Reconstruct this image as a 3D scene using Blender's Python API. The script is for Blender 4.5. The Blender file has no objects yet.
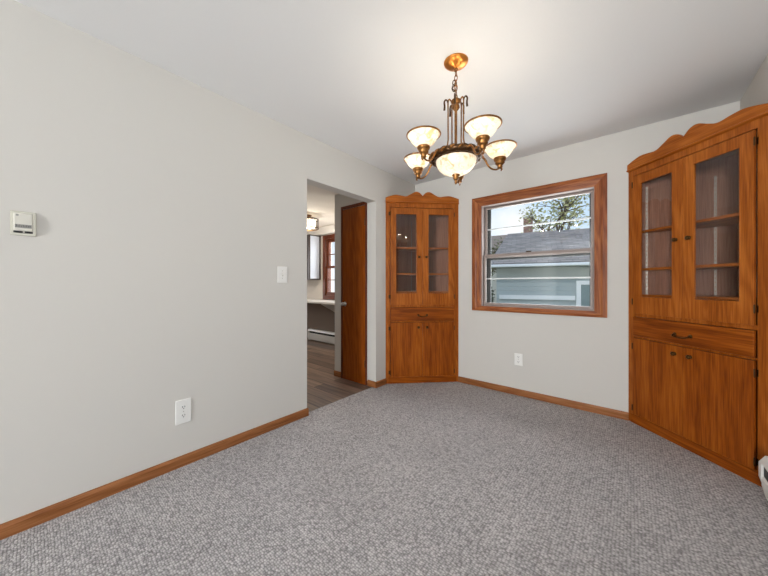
import bpy, bmesh, math, random
from math import sin, cos, pi, radians, sqrt
from mathutils import Vector, Matrix
random.seed(7)
S = bpy.context.scene
COL = S.collection

# ------------------------------------------------------------------ camera
YAW = radians(39.958)
CAM = (2.1666, -3.2221, 1.1379)
cd = bpy.data.cameras.new('camera')
cam = bpy.data.objects.new('camera', cd); COL.objects.link(cam)
cam.location = CAM
cam.rotation_euler = (pi/2, 0, YAW)
cd.sensor_fit = 'HORIZONTAL'; cd.sensor_width = 36
cd.lens = 36*295.616/768
cd.shift_y = -3.3/768
cd.clip_start = .02; cd.clip_end = 300
S.camera = cam
# ------------------------------------------------------------------ view
S.view_settings.view_transform = 'Standard'
S.view_settings.look = 'None'
S.view_settings.exposure = 0.17
S.view_settings.gamma = 1
S.view_settings.use_curve_mapping = False
# ------------------------------------------------------------------ sky
W = bpy.data.worlds.new('sky'); S.world = W; W.use_nodes = True
nt = W.node_tree; nt.nodes.clear()
def N(t, k, **kw):
    n = t.nodes.new(k)
    for a, b in kw.items(): setattr(n, a, b)
    return n
tc = N(nt, 'ShaderNodeTexCoord'); sp = N(nt, 'ShaderNodeSeparateXYZ')
rp = N(nt, 'ShaderNodeValToRGB'); ns = N(nt, 'ShaderNodeTexNoise'); cl = N(nt, 'ShaderNodeValToRGB')
mx = N(nt, 'ShaderNodeMix', data_type='RGBA'); bg = N(nt, 'ShaderNodeBackground'); out = N(nt, 'ShaderNodeOutputWorld')
e = rp.color_ramp.elements
e[0].position = 0.0; e[0].color = (.80, .88, .96, 1); e[1].position = .6; e[1].color = (.30, .52, .90, 1)
x_ = e.new(.2); x_.color = (.62, .79, .97, 1)
ns.inputs['Scale'].default_value = 3.2; ns.inputs['Detail'].default_value = 6
cl.color_ramp.elements[0].position = .48; cl.color_ramp.elements[0].color = (0, 0, 0, 1)
cl.color_ramp.elements[1].position = .68; cl.color_ramp.elements[1].color = (1, 1, 1, 1)
mx.inputs['B'].default_value = (1, 1, 1, 1)
nt.links.new(tc.outputs['Generated'], sp.inputs[0]); nt.links.new(sp.outputs['Z'], rp.inputs[0])
nt.links.new(tc.outputs['Generated'], ns.inputs['Vector']); nt.links.new(ns.outputs['Fac'], cl.inputs[0])
nt.links.new(cl.outputs[0], mx.inputs['Factor']); nt.links.new(rp.outputs[0], mx.inputs['A'])
nt.links.new(mx.outputs['Result'], bg.inputs[0]); bg.inputs[1].default_value = 1.0
nt.links.new(bg.outputs[0], out.inputs[0])
# ------------------------------------------------------------------ daylight through the visible windows, plus added fill lights
def area(name, loc, rot, sx, sy, power, col=(1, 1, 1)):
    l = bpy.data.lights.new(name, 'AREA'); l.shape = 'RECTANGLE'; l.size = sx; l.size_y = sy
    l.energy = power; l.color = col
    o = bpy.data.objects.new(name, l); COL.objects.link(o); o.location = loc; o.rotation_euler = rot
    return o
area('unseen_front_fill', (2.02, -9.6, 1.40), (radians(101), 0, 0), 1.2, 1.5, 270, (.94, .97, 1))          # added unseen fill, shines to +Y and up to brighten the ceiling
area('unseen_side_fill', (2.93, -3.25, 1.55), (radians(98), 0, radians(90)), 1.3, 1.1, 13, (.94, .97, 1))  # added unseen fill for the left wall, shines to -X
area('dining_window_daylight', (1.4, .45, 1.4), (radians(-100), 0, 0), 1.05, 1.1, 28, (.93, .97, 1))               # shines to -Y
area('kitchen_window_daylight', (-1.95, .8, 1.5), (radians(-90), 0, 0), 1.0, 1.1, 18, (.95, .98, 1))
area('unseen_kitchen_fill', (-4.6, -.72, 1.5), (radians(90), 0, radians(-90)), 1.0, 1.2, 26, (1, .98, .95))  # added unseen fill, placed to brighten and reflect in the kitchen cabinet

sl_ = bpy.data.lights.new('sun', 'SUN'); sl_.energy = .55; sl_.angle = .05; sl_.color = (1, .95, .88)
so_ = bpy.data.objects.new('sun', sl_); COL.objects.link(so_); so_.rotation_euler = (radians(42), 0, radians(-8))
# ------------------------------------------------------------------ materials
def mat(name, rgb=(.8, .8, .8), rough=.5, metal=0, spec=.5, emit=None, es=0):
    m = bpy.data.materials.new(name); m.use_nodes = True
    b = m.node_tree.nodes['Principled BSDF']
    b.inputs['Base Color'].default_value = (*rgb, 1); b.inputs['Roughness'].default_value = rough
    b.inputs['Metallic'].default_value = metal; b.inputs['Specular IOR Level'].default_value = spec
    if emit: b.inputs['Emission Color'].default_value = (*emit, 1); b.inputs['Emission Strength'].default_value = es
    return m
def srgb(r, g, b):
    f = lambda c: (c/255/12.92) if c/255 <= .04045 else ((c/255+.055)/1.055)**2.4
    return (f(r), f(g), f(b))
def noise_bump(m, scale, strength, dist=.002, detail=3, colvar=0):
    t = m.node_tree; b = t.nodes['Principled BSDF']
    c = N(t, 'ShaderNodeTexCoord'); n = N(t, 'ShaderNodeTexNoise'); bp = N(t, 'ShaderNodeBump')
    n.inputs['Scale'].default_value = scale; n.inputs['Detail'].default_value = detail
    bp.inputs['Strength'].default_value = strength; bp.inputs['Distance'].default_value = dist
    t.links.new(c.outputs['Object'], n.inputs['Vector']); t.links.new(n.outputs['Fac'], bp.inputs['Height'])
    t.links.new(bp.outputs[0], b.inputs['Normal'])
    if colvar:
        base = b.inputs['Base Color'].default_value[:3]
        r = N(t, 'ShaderNodeValToRGB')
        r.color_ramp.elements[0].position = .3; r.color_ramp.elements[1].position = .7
        r.color_ramp.elements[0].color = (*[x*(1-colvar) for x in base], 1)
        r.color_ramp.elements[1].color = (*[min(1, x*(1+colvar)) for x in base], 1)
        t.links.new(n.outputs['Fac'], r.inputs[0]); t.links.new(r.outputs[0], b.inputs['Base Color'])
    return m
def wood(name, dark, mid, light, axis='z', rough=.38, wave=.22):
    m = mat(name, mid, rough, 0, .22); t = m.node_tree; b = t.nodes['Principled BSDF']
    c = N(t, 'ShaderNodeTexCoord')
    def mp(ac, al):
        k = N(t, 'ShaderNodeMapping'); s = [ac, ac, ac]; s['xyz'.index(axis)] = al
        k.inputs['Scale'].default_value = s; t.links.new(c.outputs['Object'], k.inputs['Vector']); return k
    a1 = mp(9, .8); n1 = N(t, 'ShaderNodeTexNoise'); n1.inputs['Scale'].default_value = 1; n1.inputs['Detail'].default_value = 4
    n1.inputs['Distortion'].default_value = .8; t.links.new(a1.outputs[0], n1.inputs['Vector'])
    a2 = mp(1, .1); w = N(t, 'ShaderNodeTexWave', wave_type='BANDS', bands_direction='DIAGONAL')
    w.inputs['Scale'].default_value = 11; w.inputs['Distortion'].default_value = 14; w.inputs['Detail'].default_value = 4
    w.inputs['Detail Scale'].default_value = 1.1
    t.links.new(a2.outputs[0], w.inputs['Vector'])
    a3 = mp(210, 6); n3 = N(t, 'ShaderNodeTexNoise'); n3.inputs['Scale'].default_value = 1; n3.inputs['Detail'].default_value = 2
    t.links.new(a3.outputs[0], n3.inputs['Vector'])
    mm = N(t, 'ShaderNodeMix'); mm.inputs['Factor'].default_value = wave
    t.links.new(n1.outputs['Fac'], mm.inputs['A']); t.links.new(w.outputs['Fac'], mm.inputs['B'])
    m3 = N(t, 'ShaderNodeMix'); m3.inputs['Factor'].default_value = .48
    t.links.new(mm.outputs[0], m3.inputs['A']); t.links.new(n3.outputs['Fac'], m3.inputs['B'])
    r = N(t, 'ShaderNodeValToRGB'); e = r.color_ramp.elements
    e[0].position = .31; e[0].color = (*dark, 1); e[1].position = .67; e[1].color = (*light, 1)
    k = e.new(.48); k.color = (*mid, 1)
    t.links.new(m3.outputs[0], r.inputs[0]); t.links.new(r.outputs[0], b.inputs['Base Color'])
    bp = N(t, 'ShaderNodeBump'); bp.inputs['Strength'].default_value = .12; bp.inputs['Distance'].default_value = .001
    t.links.new(n3.outputs['Fac'], bp.inputs['Height']); t.links.new(bp.outputs[0], b.inputs['Normal'])
    return m
OD, OM, OL = srgb(122, 58, 8), srgb(156, 82, 20), srgb(186, 108, 40)
VD, VM, VL = srgb(100, 42, 2), srgb(138, 66, 6), srgb(168, 92, 22)  # darker veneer, tone also holds the dimmer light low on the cabinets
M = {}
M['oak_v'] = wood('oak_vertical_grain', OD, OM, OL, 'z')
M['oak_h'] = wood('oak_horizontal_grain', OD, OM, OL, 'x')
M['veneer_shaded_v'] = wood('oak_veneer_shaded_vertical', VD, VM, VL, 'z', wave=.16)
M['veneer_shaded_h'] = wood('oak_veneer_shaded_horizontal', VD, VM, VL, 'x', wave=.16)
M['oak_y'] = wood('oak_baseboard_y', srgb(108, 60, 28), srgb(142, 88, 48), srgb(168, 112, 70), 'y', wave=.2)
M['oak_x'] = wood('oak_baseboard_x', srgb(108, 60, 28), srgb(142, 88, 48), srgb(168, 112, 70), 'x', wave=.2)
M['casing_v'] = wood('window_casing_vertical', srgb(104, 50, 22), srgb(146, 80, 42), srgb(184, 116, 66), 'z', wave=.25)
M['casing_h'] = wood('window_casing_horizontal', srgb(104, 50, 22), srgb(146, 80, 42), srgb(184, 116, 66), 'x', wave=.25)
M['door_wood'] = wood('stained_birch_door', srgb(112, 50, 6), srgb(136, 66, 12), srgb(156, 82, 26), 'z', .22, wave=.2)
M['dark_wood'] = wood('dark_stained_trim', srgb(70, 30, 14), srgb(96, 46, 24), srgb(120, 62, 34), 'z', .35)
M['walnut'] = mat('dark_kitchen_wood', srgb(52, 36, 30), .4)
M['inside'] = wood('cabinet_interior_wood', srgb(122, 84, 66), srgb(146, 104, 84), srgb(164, 122, 100), 'z', .6, wave=.1)
M['wall'] = noise_bump(mat('greige_wall_paint', srgb(212, 209, 203), .75, 0, .2), 260, .06, .001)
M['kitchen_wall'] = noise_bump(mat('kitchen_wall_paint', srgb(214, 205, 194), .75, 0, .2), 260, .06, .001)
M['ceiling'] = noise_bump(mat('white_ceiling_paint', srgb(240, 240, 240), .85, 0, .1), 120, .25, .002)
M['kitchen_ceiling'] = noise_bump(mat('kitchen_ceiling_paint', srgb(222, 214, 204), .8, 0, .15), 90, .2, .002)
M['plate'] = mat('white_plastic', srgb(240, 239, 235), .35)
M['slot'] = mat('dark_slot', (.02, .02, .02), .6)
M['almond'] = mat('almond_plastic', srgb(214, 211, 200), .45)
M['beige_metal'] = mat('thermostat_bezel', srgb(190, 186, 172), .35, .4)
M['strip'] = mat('grey_dial_strip', srgb(150, 148, 142), .4)
M['heater'] = noise_bump(mat('white_enamel', srgb(236, 234, 228), .35), 40, .02)
M['brass'] = noise_bump(mat('antique_brass', srgb(146, 102, 58), .34, 1), 60, .25, .002, 3, .35)
M['canopy'] = mat('polished_copper_brass', srgb(222, 146, 72), .33, 1)
M['bronze'] = mat('dark_bronze', srgb(84, 60, 38), .35, .9)
M['pull'] = mat('aged_brass_pull', srgb(92, 68, 40), .35, 1)
M['hinge'] = mat('black_iron_hinge', srgb(70, 54, 36), .4, .9)
M['steel'] = mat('galvanised_strip', srgb(150, 140, 128), .45, .6)
M['silver'] = mat('satin_nickel', srgb(190, 186, 178), .3, 1)
M['sash'] = mat('grey_mauve_sash', srgb(150, 134, 126), .5)
M['liner'] = mat('window_jamb_liner', srgb(168, 152, 146), .55)
M['gasket'] = mat('black_storm_frame', srgb(40, 44, 44), .5)
M['bar'] = mat('white_storm_bar', srgb(214, 214, 212), .4)
M['counter'] = mat('white_laminate', srgb(226, 222, 216), .3)
M['blue_panel'] = mat('glossy_grey_blue_panel', srgb(206, 214, 228), .25)
M['white_trim'] = mat('white_exterior_trim', srgb(236, 238, 238), .5)

def glass(name, tint=(.97, .98, .98), ior=1.45, rough=.0):
    m = bpy.data.materials.new(name); m.use_nodes = True; t = m.node_tree; t.nodes.clear()
    o = N(t, 'ShaderNodeOutputMaterial'); mix = N(t, 'ShaderNodeMixShader'); f = N(t, 'ShaderNodeFresnel')
    tr = N(t, 'ShaderNodeBsdfTransparent'); gl = N(t, 'ShaderNodeBsdfGlossy')
    f.inputs['IOR'].default_value = ior; tr.inputs[0].default_value = (*tint, 1); gl.inputs['Roughness'].default_value = rough
    ge = N(t, 'ShaderNodeNewGeometry'); iv = N(t, 'ShaderNodeMath', operation='SUBTRACT'); iv.inputs[0].default_value = 1
    mu = N(t, 'ShaderNodeMath', operation='MULTIPLY'); iv.inputs[0].default_value = 1; m2 = N(t, 'ShaderNodeMath', operation='MULTIPLY', use_clamp=True); m2.inputs[1].default_value = 1.8
    t.links.new(ge.outputs['Backfacing'], iv.inputs[1]); t.links.new(f.outputs[0], mu.inputs[0]); t.links.new(iv.outputs[0], mu.inputs[1])
    t.links.new(mu.outputs[0], m2.inputs[0]); t.links.new(m2.outputs[0], mix.inputs[0]); t.links.new(tr.outputs[0], mix.inputs[1]); t.links.new(gl.outputs[0], mix.inputs[2])
    t.links.new(mix.outputs[0], o.inputs[0]); return m
M['glass'] = glass('window_glass')
M['cab_glass'] = glass('cabinet_glass', (.97, .97, .97), 1.5, .01)

def shade_glass():
    m = bpy.data.materials.new('alabaster_glass'); m.use_nodes = True; t = m.node_tree; t.nodes.clear()
    o = N(t, 'ShaderNodeOutputMaterial'); c = N(t, 'ShaderNodeTexCoord')
    n = N(t, 'ShaderNodeTexNoise'); n.inputs['Scale'].default_value = 22; n.inputs['Detail'].default_value = 5; n.inputs['Distortion'].default_value = 2
    r = N(t, 'ShaderNodeValToRGB'); e = r.color_ramp.elements
    e[0].position = .33; e[0].color = (*srgb(226, 200, 156), 1); e[1].position = .5; e[1].color = (*srgb(252, 248, 238), 1)
    t.links.new(c.outputs['Object'], n.inputs['Vector']); t.links.new(n.outputs['Fac'], r.inputs[0])
    b = N(t, 'ShaderNodeBsdfPrincipled'); b.inputs['Roughness'].default_value = .25
    b.inputs['Emission Strength'].default_value = .27
    tl = N(t, 'ShaderNodeBsdfTranslucent'); tp = N(t, 'ShaderNodeBsdfTransparent'); tp.inputs[0].default_value = (1, .93, .8, 1)
    m1 = N(t, 'ShaderNodeMixShader'); m1.inputs[0].default_value = .35; m2 = N(t, 'ShaderNodeMixShader'); m2.inputs[0].default_value = .22
    for k in (b.inputs['Base Color'], b.inputs['Emission Color'], tl.inputs[0]): t.links.new(r.outputs[0], k)
    t.links.new(b.outputs[0], m1.inputs[1]); t.links.new(tl.outputs[0], m1.inputs[2])
    t.links.new(m1.outputs[0], m2.inputs[1]); t.links.new(tp.outputs[0], m2.inputs[2])
    t.links.new(m2.outputs[0], o.inputs[0]); return m
M['shade'] = shade_glass()
M['bulb'] = mat('lit_bulb', (1, .9, .7), .3, emit=(1, .86, .62), es=3.5)

def carpet():
    m = mat('grey_loop_carpet', srgb(152, 148, 148), .95, 0, .05); t = m.node_tree; b = t.nodes['Principled BSDF']
    c = N(t, 'ShaderNodeTexCoord'); mp = N(t, 'ShaderNodeMapping')
    mp.inputs['Scale'].default_value = (1.0, 1.35, 1)
    v = N(t, 'ShaderNodeTexVoronoi', feature='F1'); v.inputs['Scale'].default_value = 78; v.inputs['Randomness'].default_value = .5
    t.links.new(c.outputs['Object'], mp.inputs['Vector']); t.links.new(mp.outputs[0], v.inputs['Vector'])
    n = N(t, 'ShaderNodeTexNoise'); n.inputs['Scale'].default_value = 160; n.inputs['Detail'].default_value = 3
    t.links.new(c.outputs['Object'], n.inputs['Vector'])
    n2 = N(t, 'ShaderNodeTexNoise'); n2.inputs['Scale'].default_value = 2.2; n2.inputs['Detail'].default_value = 3
    t.links.new(c.outputs['Object'], n2.inputs['Vector'])
    sep = N(t, 'ShaderNodeSeparateColor'); t.links.new(v.outputs['Color'], sep.inputs[0])
    # loop height: tall in the middle of each loop
    h = N(t, 'ShaderNodeMath', operation='MULTIPLY_ADD'); h.inputs[1].default_value = -1.3; h.inputs[2].default_value = 1.0
    t.links.new(v.outputs['Distance'], h.inputs[0])
    h2 = N(t, 'ShaderNodeMath', operation='MULTIPLY_ADD'); h2.inputs[1].default_value = .35
    t.links.new(sep.outputs[0], h2.inputs[0]); t.links.new(h.outputs[0], h2.inputs[2])
    h3 = N(t, 'ShaderNodeMath', operation='MULTIPLY_ADD'); h3.inputs[1].default_value = .5
    t.links.new(n.outputs['Fac'], h3.inputs[0]); t.links.new(h2.outputs[0], h3.inputs[2])
    bp = N(t, 'ShaderNodeBump'); bp.inputs['Strength'].default_value = .5; bp.inputs['Distance'].default_value = .0045
    t.links.new(h3.outputs[0], bp.inputs['Height']); t.links.new(bp.outputs[0], b.inputs['Normal'])
    r = N(t, 'ShaderNodeValToRGB'); e = r.color_ramp.elements
    e[0].position = .30; e[0].color = (*srgb(138, 134, 134), 1); e[1].position = .95; e[1].color = (*srgb(222, 218, 217), 1)
    mixn = N(t, 'ShaderNodeMath', operation='MULTIPLY'); mixn.inputs[1].default_value = .72
    t.links.new(h3.outputs[0], mixn.inputs[0]); t.links.new(mixn.outputs[0], r.inputs[0])
    r2 = N(t, 'ShaderNodeValToRGB'); r2.color_ramp.elements[0].position = .3; r2.color_ramp.elements[1].position = .7
    r2.color_ramp.elements[0].color = (.9, .9, .9, 1); r2.color_ramp.elements[1].color = (1, 1, 1, 1)
    t.links.new(n2.outputs['Fac'], r2.inputs[0])
    ml = N(t, 'ShaderNodeMix', data_type='RGBA', blend_type='MULTIPLY'); ml.inputs['Factor'].default_value = 1
    t.links.new(r.outputs[0], ml.inputs['A']); t.links.new(r2.outputs[0], ml.inputs['B'])
    t.links.new(ml.outputs['Result'], b.inputs['Base Color'])
    return m
M['carpet'] = carpet()
def planks(name, c1, c2, mortar, scale, bw, rh, ms, rough=.35, axis=0):
    m = mat(name, c1, rough, 0, .4); t = m.node_tree; b = t.nodes['Principled BSDF']
    c = N(t, 'ShaderNodeTexCoord'); mp = N(t, 'ShaderNodeMapping'); br = N(t, 'ShaderNodeTexBrick')
    if axis == 'xz': mp.inputs['Rotation'].default_value = (radians(-90), 0, 0)
    br.inputs['Scale'].default_value = scale; br.inputs['Brick Width'].default_value = bw; br.inputs['Row Height'].default_value = rh
    br.inputs['Mortar Size'].default_value = ms; br.inputs['Color1'].default_value = (*c1, 1); br.inputs['Color2'].default_value = (*c2, 1)
    br.inputs['Mortar'].default_value = (*mortar, 1); br.inputs['Bias'].default_value = 0
    t.links.new(c.outputs['Object'], mp.inputs['Vector']); t.links.new(mp.outputs[0], br.inputs['Vector'])
    n = N(t, 'ShaderNodeTexNoise'); n.inputs['Scale'].default_value = 1; n.inputs['Detail'].default_value = 4
    m2 = N(t, 'ShaderNodeMapping'); m2.inputs['Scale'].default_value = (2.5, 26, 26)
    t.links.new(c.outputs['Object'], m2.inputs['Vector']); t.links.new(m2.outputs[0], n.inputs['Vector'])
    r = N(t, 'ShaderNodeValToRGB'); r.color_ramp.elements[0].position = .3; r.color_ramp.elements[1].position = .7
    r.color_ramp.elements[0].color = (.55, .55, .55, 1); r.color_ramp.elements[1].color = (1.25, 1.2, 1.15, 1)
    t.links.new(n.outputs['Fac'], r.inputs[0])
    x = N(t, 'ShaderNodeMix', data_type='RGBA', blend_type='MULTIPLY'); x.inputs['Factor'].default_value = 1
    t.links.new(br.outputs['Color'], x.inputs['A']); t.links.new(r.outputs[0], x.inputs['B'])
    t.links.new(x.outputs['Result'], b.inputs['Base Color']); return m
M['vinyl'] = planks('vinyl_plank_floor', srgb(158, 134, 116), srgb(104, 88, 80), srgb(60, 48, 42), 1, 1.1, .15, .004)
def siding(name, rgb, step):
    m = mat(name, rgb, .6); t = m.node_tree; b = t.nodes['Principled BSDF']
    c = N(t, 'ShaderNodeTexCoord'); s = N(t, 'ShaderNodeSeparateXYZ'); t.links.new(c.outputs['Object'], s.inputs[0])
    d = N(t, 'ShaderNodeMath', operation='DIVIDE'); d.inputs[1].default_value = step; f = N(t, 'ShaderNodeMath', operation='FRACT')
    t.links.new(s.outputs['Z'], d.inputs[0]); t.links.new(d.outputs[0], f.inputs[0])
    bp = N(t, 'ShaderNodeBump'); bp.inputs['Distance'].default_value = .03; bp.inputs['Strength'].default_value = 1; bp.invert = True
    t.links.new(f.outputs[0], bp.inputs['Height']); t.links.new(bp.outputs[0], b.inputs['Normal']); return m
M['siding'] = siding('teal_lap_siding', srgb(160, 172, 172), .13)
M['soffit'] = mat('garage_soffit_paint', srgb(170, 176, 170), .6)
M['shingle'] = planks('grey_shingles', srgb(172, 163, 156), srgb(146, 139, 134), srgb(116, 110, 106), 1, .3, .12, .006, .9)
M['brown_roof'] = noise_bump(mat('brown_roof_shingle', srgb(150, 132, 116), .9), 8, .3, .02, 4, .2)
M['brick'] = planks('chimney_brick', srgb(170, 112, 90), srgb(140, 84, 66), srgb(190, 180, 170), 1, .2, .07, .008, .9, 'xz')
M['house_wall'] = mat('cream_house_wall', srgb(206, 202, 190), .8)
M['bark'] = noise_bump(mat('tree_bark', srgb(104, 90, 76), .9), 20, .5, .02, 4, .25)
M['grass'] = noise_bump(mat('lawn', srgb(96, 112, 62), .95), 6, .5, .05, 5, .3)
M['leaf_pale'] = noise_bump(mat('pale_autumn_leaf', srgb(206, 202, 140), .7), 3, .1, .01, 2, .35)
M['leaf_dark'] = noise_bump(mat('dark_green_leaf', srgb(62, 78, 48), .7), 3, .1, .01, 2, .4)
M['leaf_olive'] = noise_bump(mat('olive_leaf', srgb(108, 112, 66), .7), 3, .1, .01, 2, .4)

# ------------------------------------------------------------------ mesh helpers
def link(o, parent=None):
    COL.objects.link(o)
    if parent: o.parent = parent
    return o
def obj(name, bm, m, parent=None, smooth=False, bevel=0, seg=2):
    bmesh.ops.recalc_face_normals(bm, faces=bm.faces)
    me = bpy.data.meshes.new(name); bm.to_mesh(me); bm.free()
    me.materials.append(m if not isinstance(m, str) else M[m])
    if smooth:
        for p in me.polygons: p.use_smooth = True
    o = bpy.data.objects.new(name, me); link(o, parent)
    if bevel:
        b = o.modifiers.new('bevel', 'BEVEL'); b.width = bevel; b.segments = seg; b.limit_method = 'ANGLE'; b.angle_limit = radians(40)
    return o
def empty(name, loc=(0, 0, 0), rz=0):
    o = bpy.data.objects.new(name, None); link(o); o.location = loc; o.rotation_euler = (0, 0, rz); o.empty_display_size = .1; return o
def tag(o, label, cat, group=None):
    o['label'] = label; o['category'] = cat
    if group: o['group'] = group
    return o
def struct(o, label=None, cat=None):
    o['kind'] = 'structure'
    if label: o['label'] = label
    if cat: o['category'] = cat
    return o
def BM(): return bmesh.new()
def box(bm, x0, x1, y0, y1, z0, z1, mtx=None):
    v = [bm.verts.new((x, y, z)) for z in (z0, z1) for y in (y0, y1) for x in (x0, x1)]
    if mtx:
        for q in v: q.co = mtx @ q.co
    for f in ((0, 2, 3, 1), (4, 5, 7, 6), (0, 1, 5, 4), (2, 6, 7, 3), (0, 4, 6, 2), (1, 3, 7, 5)): bm.faces.new([v[i] for i in f])
    return bm
def Box(*a): return box(BM(), *a)
def prism(bm, pts, t0, t1, f):
    """polygon pts (a,b) extruded from t0 to t1; f(a,b,t) -> xyz"""
    A = [bm.verts.new(f(a, b, t0)) for a, b in pts]; B = [bm.verts.new(f(a, b, t1)) for a, b in pts]
    bm.faces.new(A); bm.faces.new(B[::-1]); n = len(pts)
    for i in range(n): bm.faces.new((A[i], A[(i+1) % n], B[(i+1) % n], B[i]))
    return bm
def gridsolid(us, zs, hole, t0, t1, f):
    """one connected slab over a grid of cut lines with the cells in hole() left open"""
    bm = BM(); us = sorted(set(us)); zs = sorted(set(zs)); vs = {}
    def v(i, j, t):
        k = (i, j, t)
        if k not in vs: vs[k] = bm.verts.new(f(us[i], zs[j], t))
        return vs[k]
    nu, nz = len(us)-1, len(zs)-1
    solid = lambda i, j: 0 <= i < nu and 0 <= j < nz and not hole((us[i]+us[i+1])/2, (zs[j]+zs[j+1])/2)
    for i in range(nu):
        for j in range(nz):
            if not solid(i, j): continue
            bm.faces.new((v(i, j, t0), v(i+1, j, t0), v(i+1, j+1, t0), v(i, j+1, t0)))
            bm.faces.new((v(i, j, t1), v(i, j+1, t1), v(i+1, j+1, t1), v(i+1, j, t1)))
            for (di, dj, a, b) in ((-1, 0, (i, j), (i, j+1)), (1, 0, (i+1, j), (i+1, j+1)), (0, -1, (i, j), (i+1, j)), (0, 1, (i, j+1), (i+1, j+1))):
                if not solid(i+di, j+dj):
                    bm.faces.new((v(*a, t0), v(*b, t0), v(*b, t1), v(*a, t1)))
    return bm
def tube(bm, pts, r, n=10, closed=False, caps=True):
    pts = [Vector(p) for p in pts]; m = len(pts); rings = []
    rr = r if isinstance(r, (list, tuple)) else [r]*m
    prev = None
    for i, p in enumerate(pts):
        if closed: d = pts[(i+1) % m]-pts[i-1]
        else: d = pts[min(i+1, m-1)]-pts[max(i-1, 0)]
        d.normalize()
        if prev is None:
            a = Vector((0, 0, 1)) if abs(d.z) < .9 else Vector((1, 0, 0)); u = d.cross(a).normalized()
        else:
            u = prev-d*prev.dot(d); u.normalize()
        prev = u; w = d.cross(u)
        rings.append([bm.verts.new(p+(u*cos(2*pi*k/n)+w*sin(2*pi*k/n))*rr[i]) for k in range(n)])
    for i in range(m if closed else m-1):
        A, B = rings[i], rings[(i+1) % m]
        for k in range(n): bm.faces.new((A[k], A[(k+1) % n], B[(k+1) % n], B[k]))
    if caps and not closed:
        bm.faces.new(rings[0][::-1]); bm.faces.new(rings[-1])
    return bm
def lathe(bm, prof, c=(0, 0, 0), n=32, mtx=None, cap=False):
    """prof: (radius, z); r=0 gives a pole"""
    rings = []
    T = mtx or Matrix.Translation(c)
    for r, z in prof:
        if r < 1e-6: rings.append([bm.verts.new(T @ Vector((0, 0, z)))])
        else: rings.append([bm.verts.new(T @ Vector((r*cos(2*pi*k/n), r*sin(2*pi*k/n), z))) for k in range(n)])
    for A, B in zip(rings, rings[1:]):
        for k in range(n):
            a = [A[k % len(A)], A[(k+1) % n % len(A)]]; b = [B[(k+1) % n % len(B)], B[k % len(B)]]
            q = []
            for w in a+b:
                if w not in q: q.append(w)
            if len(q) >= 3: bm.faces.new(q)
    return bm
def smoothpts(P, n=6):
    """Catmull-Rom through P"""
    P = [Vector(p) for p in P]; o = []
    for i in range(len(P)-1):
        a, b, c, d = P[max(i-1, 0)], P[i], P[i+1], P[min(i+2, len(P)-1)]
        for k in range(n):
            t = k/n
            o.append(.5*((2*b)+(c-a)*t+(2*a-5*b+4*c-d)*t*t+(3*b-a-3*c+d)*t**3))
    o.append(P[-1]); return o

# ------------------------------------------------------------------ room shell
H = 2.44
RX = 2.754          # right wall
FY = -9.4           # wall behind the camera
WT = .12
OY0, OY1, OZ = -1.68, -.776, 2.062      # doorway in the left wall
KX, KY0, KY1, KH = -4.3, -4.4, .5, 2.26   # kitchen
# floor
bm = BM(); box(bm, -.045, RX+.15, FY-.15, .15, -.1, 0); struct(obj('floor', bm, 'carpet'), 'grey loop pile carpet covering the dining room floor', 'floor')
bm = BM(); box(bm, KX-.12, -.045, KY0-.12, KY1+.15, -.1, -.004); struct(obj('floor_kitchen', bm, 'vinyl'), 'brown vinyl plank floor beyond the doorway', 'floor')
bm = BM(); box(bm, -.12, RX+.15, FY-.15, .15, H, H+.12); struct(obj('ceiling', bm, 'ceiling'), 'plain white ceiling above the dining room', 'ceiling')
bm = BM(); box(bm, KX-.12, -.12, KY0-.12, KY1+.15, KH, KH+.12); struct(obj('ceiling_kitchen', bm, 'kitchen_ceiling'), 'beige kitchen ceiling seen through the doorway', 'ceiling')
# left wall with doorway
fL = lambda u, z, t: (t, u, z)
bm = gridsolid([FY-.15, OY0, OY1, 0], [0, OZ, H], lambda u, z: OY0 < u < OY1 and z < OZ, 0, -WT, fL)
struct(obj('wall_left', bm, 'wall'), 'plain greige wall on the left with an open doorway', 'wall')
# back wall with window
WX0, WX1, WZ0, WZ1 = .875, 1.925, .895, 2.03     # rough opening
fB = lambda u, z, t: (u, t, z)
bm = gridsolid([-WT, WX0, WX1, RX+.15], [0, WZ0, WZ1, H], lambda u, z: WX0 < u < WX1 and WZ0 < z < WZ1, 0, .15, fB)
struct(obj('wall_back', bm, 'wall'), 'greige back wall holding the window', 'wall')
fR = lambda u, z, t: (t, u, z)
bm = gridsolid([FY-.15, -3.9, -2.6, 0], [0, 1.0, 2.1, H], lambda u, z: -3.9 < u < -2.6 and 1.0 < z < 2.1, RX, RX+.15, fR)
struct(obj('wall_right', bm, 'wall'), 'greige wall at the far right behind the corner cabinet', 'wall')
bm = gridsolid([0, 1.4, 2.65, RX], [0, .65, 2.2, H], lambda u, z: 1.4 < u < 2.65 and .65 < z < 2.2, FY-.15, FY, fB)  # opening added for the fill light behind the camera
struct(obj('wall_front', bm, 'wall'), 'wall behind the camera with an added opening for fill light', 'wall')
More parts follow.
